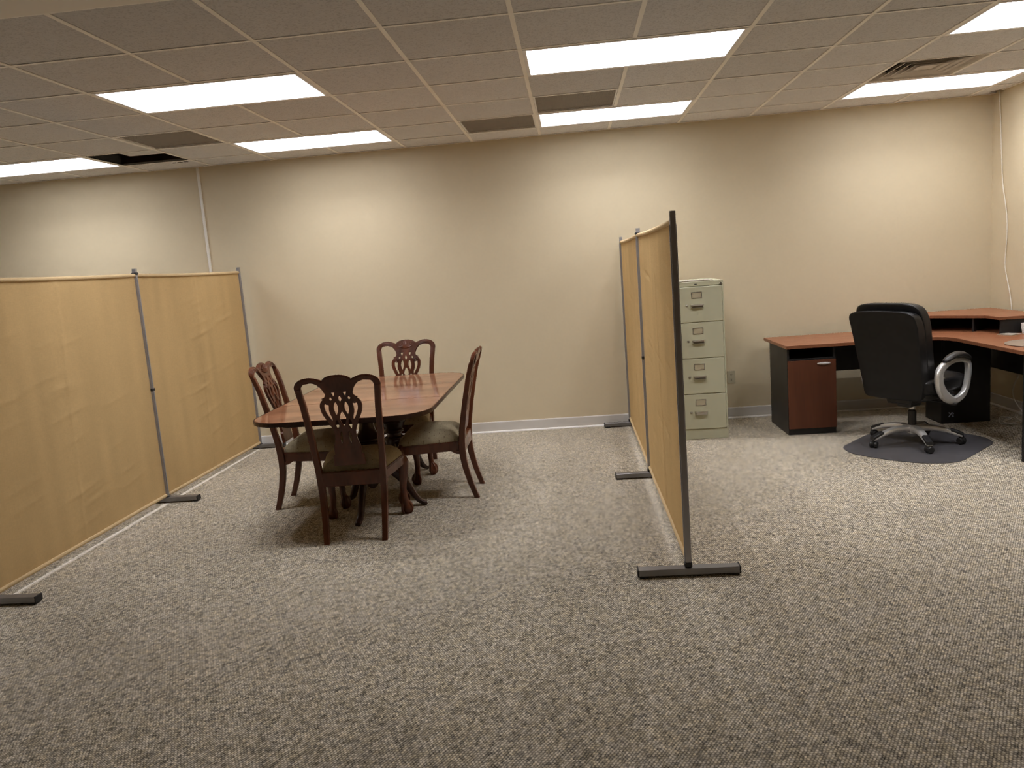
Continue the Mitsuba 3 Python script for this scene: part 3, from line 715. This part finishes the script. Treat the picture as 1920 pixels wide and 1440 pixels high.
add('corner_desk__door', cbox(px0 + .003, px1 - .001, pyf - .018, pyf - .001, .053, .612, .0015), 'm_cherryv')
labels['corner_desk__door'] = {'label': 'reddish cherry cupboard door'}
hd = superq(.054, .013, .0105, .9, .9, 14, 28); hd.apply_translation((2.168, pyf - .026, .582))
add('corner_desk__door__handle', hd, 'm_silver', smooth=True); labels['corner_desk__door__handle'] = {'label': 'oval silver handle'}
add('corner_desk__modesty_panel', cbox(px1, 3.13, 3.180, 3.196, .425, DZ - .026, .001), 'm_blackwood')
add('corner_desk__modesty_panel_001', cbox(3.600, 3.616, dye + .018, 2.99, .415, DZ - .026, .001), 'm_blackwood')
add('corner_desk__corner_cabinet', cat(cbox(3.128, 3.512, 2.735, 3.02, .0, DZ - .026, .002)), 'm_blackwood')
kn = lathe([(0, 0), (.008, 0), (.008, .008), (.005, .012), (0, .012)], 14); kn.apply_transform(trimesh.transformations.rotation_matrix(PI / 2, (1, 0, 0))); kn.apply_translation((3.412, 2.735, .578))
add('corner_desk__corner_cabinet__lock', kn, 'm_plastic', smooth=40)
add('corner_desk__end_panel', cbox(3.095, 3.80, dye + .004, dye + .022, 0, DZ - .026, .001), 'm_blackwood')
tag('corner_desk', 'cherry and black L shaped corner desk in the right corner', 'desk')
sx, sz, sy = 3.205, .070, 2.7346
st = [cbox(sx - .018, sx - .010, sy - .0008, sy, sz + .012, sz + .022, 0)]
st.append(tri(chain([(sx - .016, sy - .0006, sz - .012), (sx - .006, sy - .0006, sz + .002), (sx + .004, sy - .0006, sz + .016)], [.004, .005, .004], 8)))
st.append(tri(chain([(sx + .008, sy - .0006, sz + .020), (sx + .018, sy - .0006, sz + .012), (sx + .016, sy - .0006, sz + .002)], [.004, .005, .003], 8)))
st.append(cbox(sx + .008, sx + .021, sy - .0012, sy, sz - .015, sz - .004, 0))
m = cat(*st); v = np.array(m.vertices); v[:, 1] = sy - .001 + (v[:, 1] - sy) * .12; m.vertices = v
add('corner_desk__corner_cabinet__emblem', m, 'm_sticker'); labels['corner_desk__corner_cabinet__emblem'] = {'label': 'small pale blue grey emblem of strokes'}

# raised corner shelf on the desk
HZ = .872
ht = Polygon([(2.93, 3.312), (2.93, 2.945), (3.135, 2.945), (3.425, 2.655), (3.425, 2.452), (3.790, 2.452), (3.790, 3.312)])
add('desk_hutch__top', extrude(ht, HZ - .022, HZ, .0025), 'm_cherry'); labels['desk_hutch__top'] = {'label': 'cherry wood shelf top with an angled front'}
z0, z1 = DZ, HZ - .022
add('desk_hutch__side_panel', cbox(2.945, 2.963, 2.965, 3.295, z0, z1, .001), 'm_blackwood')
add('desk_hutch__side_panel_001', cbox(3.445, 3.775, 2.470, 2.488, z0, z1, .001), 'm_blackwood')
add('desk_hutch__back_panel', cbox(2.963, 3.775, 3.285, 3.297, z0, z1, 0), 'm_blackwood')
add('desk_hutch__back_panel_001', cbox(3.763, 3.775, 2.488, 3.285, z0, z1, 0), 'm_blackwood')
dv = cbox(-.009, .009, 0, .34, z0, z1, .001)
for x, y, a in ((3.120, 2.985, 0), (3.375, 2.745, -45)):
    add(num('desk_hutch__divider'), dv.copy().apply_transform(np.array(place(x, y, a).matrix, float)), 'm_blackwood')
tag('desk_hutch', 'low raised corner shelf with cherry top standing on the desk', 'shelf')
# things on the desk
add('notepad__cover', cbox(-.055, .055, -.060, .060, .0045, .0065, .0006), 'm_paper', tw=place(3.470, 2.395, 24, DZ)); add('notepad__pages', cbox(-.0535, .0535, -.058, .058, 0, .0045, .0004), 'm_manila', tw=place(3.470, 2.395, 24, DZ))
tag('notepad', 'small pale notepad on the desk in front of the raised shelf', 'notepad')
add('round_mat', lathe([(0, 0), (.219, 0), (.222, .003), (.222, .006), (.216, .009), (0, .009)], 64), 'm_disc', smooth=30, tw=place(3.372, 1.800, 0, DZ))
tag('round_mat', 'round brown mat lying on the desk at the right edge of the photo', 'mat')
cup = lathe([(0, 0), (.026, 0), (.029, .004), (.036, .050), (.037, .080), (.0345, .080), (.033, .050), (.026, .008), (0, .007)], 32)
hdl = tube(spline([(.036, 0, .066), (.056, 0, .062), (.060, 0, .042), (.052, 0, .024), (.034, 0, .020)], 14), .0042, 8)
add('mug__body', cup, 'm_cup', smooth=40, tw=place(3.598, 2.400, 0, DZ)); add('mug__handle', hdl, 'm_cup', smooth=True, tw=place(3.598, 2.400, 0, DZ))
tag('mug', 'white mug on the desk, cut off by the right edge of the photo', 'mug')
cl = [(3.80, 2.84, .42), (3.782, 2.87, .30), (3.775, 2.905, .20), (3.778, 2.87, .12), (3.785, 2.79, .06), (3.775, 2.72, .008), (3.70, 2.66, .004), (3.60, 2.60, .0045), (3.545, 2.60, .004), (3.555, 2.68, .0045), (3.62, 2.80, .004), (3.66, 2.85, .0045), (3.69, 2.80, .006),
      (3.62, 2.69, .010), (3.57, 2.64, .0105), (3.60, 2.56, .0045), (3.68, 2.60, .008), (3.73, 2.72, .004), (3.78, 2.84, .004)]
add('white_cord', tube(spline(cl, 120), .0042, 6), 'm_cable', smooth=True)
tag('white_cord', 'loose white cord coiled on the carpet under the right side of the desk', 'cord')

# ------------------------------------------------------------------ chair mat and office chair
mp = [(2.140, 2.060), (2.165, 1.925), (2.300, 1.742), (2.424, 1.635), (2.538, 1.578), (2.645, 1.566), (2.746, 1.593), (2.886, 1.722), (3.060, 1.900), (3.155, 1.998), (3.198, 2.090), (3.190, 2.240), (3.100, 2.400), (2.900, 2.580), (2.760, 2.640), (2.640, 2.620), (2.450, 2.490), (2.254, 2.275), (2.163, 2.165)]
add('chair_mat', extrude(Polygon(smooth_poly(mp, 5)).buffer(0), 0.0, .004, .0012), 'm_mat'); tag('chair_mat', 'dark grey plastic floor mat under the office chair', 'floor mat')
OX, OY, MZ = 2.640, 2.155, .004
HEAD = 57.0
W = place(OX, OY, -HEAD, MZ)      # chair's own frame: forward is +y
B = place(OX + .02, OY, 0, MZ)
O = 'office_chair'
def xf(m, rot=None, tr=(0, 0, 0)):
    m = m.copy()
    if rot is not None: m.apply_transform(trimesh.transformations.rotation_matrix(math.radians(rot[0]), rot[1]))
    m.apply_translation(tr); return m
# back: upholstered shell seen from behind and the padded front layer above it
def back_layer(w0, w1, z0, z1, t, y, bulge, e=.26):
    m = superq(.5, .5, .5, e, e, 36, 72); v = np.array(m.vertices)
    q = v[:, 2] + .5; wid = w0 + (w1 - w0) * q
    wid = wid * (1 + .05 * np.sin(PI * np.clip(q, 0, 1)))
    x = v[:, 0] * wid; yy = v[:, 1] * t; z = z0 + (z1 - z0) * q
    z = z - .030 * (x / wid * 2) ** 4 * (q > .5) * (q - .5) * 2
    yy = yy + y + bulge * (x * 2 / wid) ** 2 - .135 * (q - .1) + .03 * np.sin(PI * q)
    m.vertices = np.stack([x, yy, z], 1); return m
add(O + '__back_shell', back_layer(.462, .535, .368, 1.022, .085, -.205, .030, .13), 'm_leather', smooth=60, tw=W)
add(O + '__back_cushion', back_layer(.455, .530, .410, 1.072, .095, -.135, .030, .20), 'm_leather', smooth=60, tw=W)
st_ = superq(.275, .265, .062, .45, .32, 24, 56); v = np.array(st_.vertices); v[:, 2] += .018 * np.cos(v[:, 0] * 4) * (v[:, 2] > 0) - .02 * np.maximum(0, v[:, 1] - .15); st_.vertices = v
st_.apply_translation((0, .055, .455)); add(O + '__seat_cushion', st_, 'm_leather', smooth=60, tw=W)
add(O + '__seat_base', xf(superq(.250, .235, .030, .3, .3, 12, 40), None, (0, .045, .392)), 'm_plastic', smooth=50, tw=W)
add(O + '__mechanism', cat(cbox(-.10, .10, -.13, .13, .318, .368, .010), cbox(-.055, .055, -.07, .06, .285, .322, .008), tube([(.09, .04, .335), (.20, .05, .330), (.285, .05, .326)], .006, 8), xf(superq(.032, .012, .010, .6, .6, 10, 16), None, (.30, .05, .326))), 'm_plastic', tw=W)
# armrests: closed silver loops with a padded top
arm_path = [(-.102, .510), (-.090, .572), (-.035, .612), (.060, .634), (.160, .633), (.228, .614), (.243, .572), (.232, .495), (.206, .420), (.165, .374), (.105, .352), (.045, .354), (-.026, .390), (-.082, .450)]
ap = smooth_poly(arm_path, 6)
def arm(s):
    n = len(ap); rings = []
    cen = ap.mean(0); tg = np.roll(ap, -1, 0) - np.roll(ap, 1, 0); tg /= np.linalg.norm(tg, axis=1)[:, None]
    for i in range(n):
        y, z = ap[i]; nr = np.array([tg[i][1], -tg[i][0]])
        if np.dot(nr, ap[i] - cen) < 0: nr = -nr
        wide = .017 + .018 * max(0, math.cos(math.atan2(z - .48, y - .05) - PI * 1.02)) + .008 * max(0, math.cos(math.atan2(z - .48, y - .05) + PI / 2))
        thk = .020
        xo = s * (.276 + .018 * (1 - ((z - .33) / .31) ** 2) + .012 * (z - .33) / .31)
        th = np.arange(14) / 14 * 2 * PI; pw = lambda q: np.sign(q) * np.abs(q) ** .55
        a, b = pw(np.cos(th)) * wide, pw(np.sin(th)) * thk
        rings.append(np.stack([xo + b, y + nr[0] * a, z + nr[1] * a], 1))
    return loft(rings, closed=True)
for i, s in enumerate((-1, 1)):
    k = O + '__armrest' + ('' if i == 0 else '_001')
    am = arm(s)
    if am.volume < 0: am.invert()
    add(k, am, 'm_silver', smooth=50, tw=W)
    pp = [(s * .299, -.045, .640), (s * .300, .03, .668), (s * .299, .10, .678), (s * .297, .18, .665), (s * .295, .255, .618)]
    pdm = tube(spline(pp, 20), np.interp(np.linspace(0, 1, 20), [0, .12, .5, .88, 1], [.018, .030, .036, .031, .016]), 16)
    v = np.array(pdm.vertices); cz = np.interp(v[:, 1], [-.045, .03, .10, .18, .255], [.640, .668, .678, .665, .618]); v[:, 2] = cz + (v[:, 2] - cz) * .62; pdm.vertices = v
    add(k + '__pad', pdm, 'm_plastic', smooth=True, tw=W); labels[k + '__pad'] = {'label': 'black padded arm top'}
    labels[k] = {'label': 'silver loop armrest'}
    scr = cat(*[xf(lathe([(0, 0), (.0065, 0), (.0065, .003), (.004, .0045), (0, .0045)], 12), (s * 90, (0, 1, 0)), (s * .312, y, z)) for y, z in ((-.068, .530), (-.060, .455), (.075, .360))])
    add(k + '__screw', scr, 'm_chrome', smooth=40, tw=W)
    add(k + '__mount', cbox(min(s * .20, s * .292), max(s * .20, s * .292), -.03, .09, .365, .392, .006), 'm_plastic', tw=W)
# gas column and base
add(O + '__gas_column', lathe([(0, .10), (.029, .10), (.029, .245), (.026, .250), (.0185, .252), (.0185, .30), (0, .30)], 24), 'm_plastic', smooth=35, tw=B)
add(O + '__column_collar', lathe([(.0188, .262), (.0215, .262), (.0215, .282), (.0188, .282)], 24), 'm_silver', smooth=35, tw=B)
def base_leg():
    path = spline([(.028, .112), (.09, .120), (.16, .116), (.225, .102), (.285, .080), (.326, .066)], 16)
    rings = []
    for i, (x, z) in enumerate(path):
        q = i / 15; w = .030 - .007 * q; t = .0255 - .0125 * q
        th = np.arange(14) / 14 * 2 * PI; pw = lambda g: np.sign(g) * np.abs(g) ** .55
        rings.append(np.stack([np.full(14, x), w * pw(np.cos(th)), z + t * pw(np.sin(th))], 1))
    return loft(rings)
bl = mikit.ply(base_leg(), 'm_silver', smooth=50)
def leg_cap():
    path = spline([(.252, .1035), (.275, .0970), (.300, .0870), (.334, .0725)], 10); rings = []
    for i, (x, z) in enumerate(path):
        th = np.arange(14) / 14 * 2 * PI; pw = lambda g: np.sign(g) * np.abs(g) ** .5
        rings.append(np.stack([np.full(14, x), (.0245 - .001 * i / 9) * pw(np.cos(th)), z + .0135 * pw(np.sin(th))], 1))
    return loft(rings)
lc = mikit.ply(leg_cap(), 'm_plastic', smooth=50)
def caster():
    ms = []
    for s in (-1, 1):
        w = lathe([(0, -.011), (.020, -.011), (.0255, -.006), (.0255, .006), (.020, .011), (0, .011)], 24); w.apply_transform(trimesh.transformations.rotation_matrix(PI / 2, (1, 0, 0))); w.apply_translation((.0, s * .016, .0255)); ms.append(w)
    hood = tri(m3.Manifold.sphere(.027, 20).scale((1, .32, 1)).translate((0, 0, .029)))
    stem = lathe([(0, .03), (.008, .03), (.008, .062), (0, .062)], 10, (.012, 0))
    return cat(*ms, hood, stem)
cs = mikit.ply(caster(), 'm_plastic', smooth=40)
for i in range(5):
    a = 195 + 72 * i
    t = B @ T().rotate([0, 0, 1], a)
    add(num(O + '__base_leg'), bl, None, tw=t)
    k = O + '__base_leg' + ('' if i == 0 else f'_{i:03d}')
    add(k + '__cap', lc, None, tw=t)
    add(num(O + '__caster'), cs, None, tw=t @ T().translate([.320, 0, 0]).rotate([0, 0, 1], (35, 100, -40, 160, 70)[i]))
add(O + '__hub', lathe([(0, .075), (.036, .075), (.042, .085), (.042, .132), (.034, .142), (0, .142)], 28), 'm_silver', smooth=35, tw=B)
tag(O, 'high backed black leather office chair with silver arms on a grey mat', 'office chair')
for k in [k for k, v in labels.items() if not v]: del labels[k]
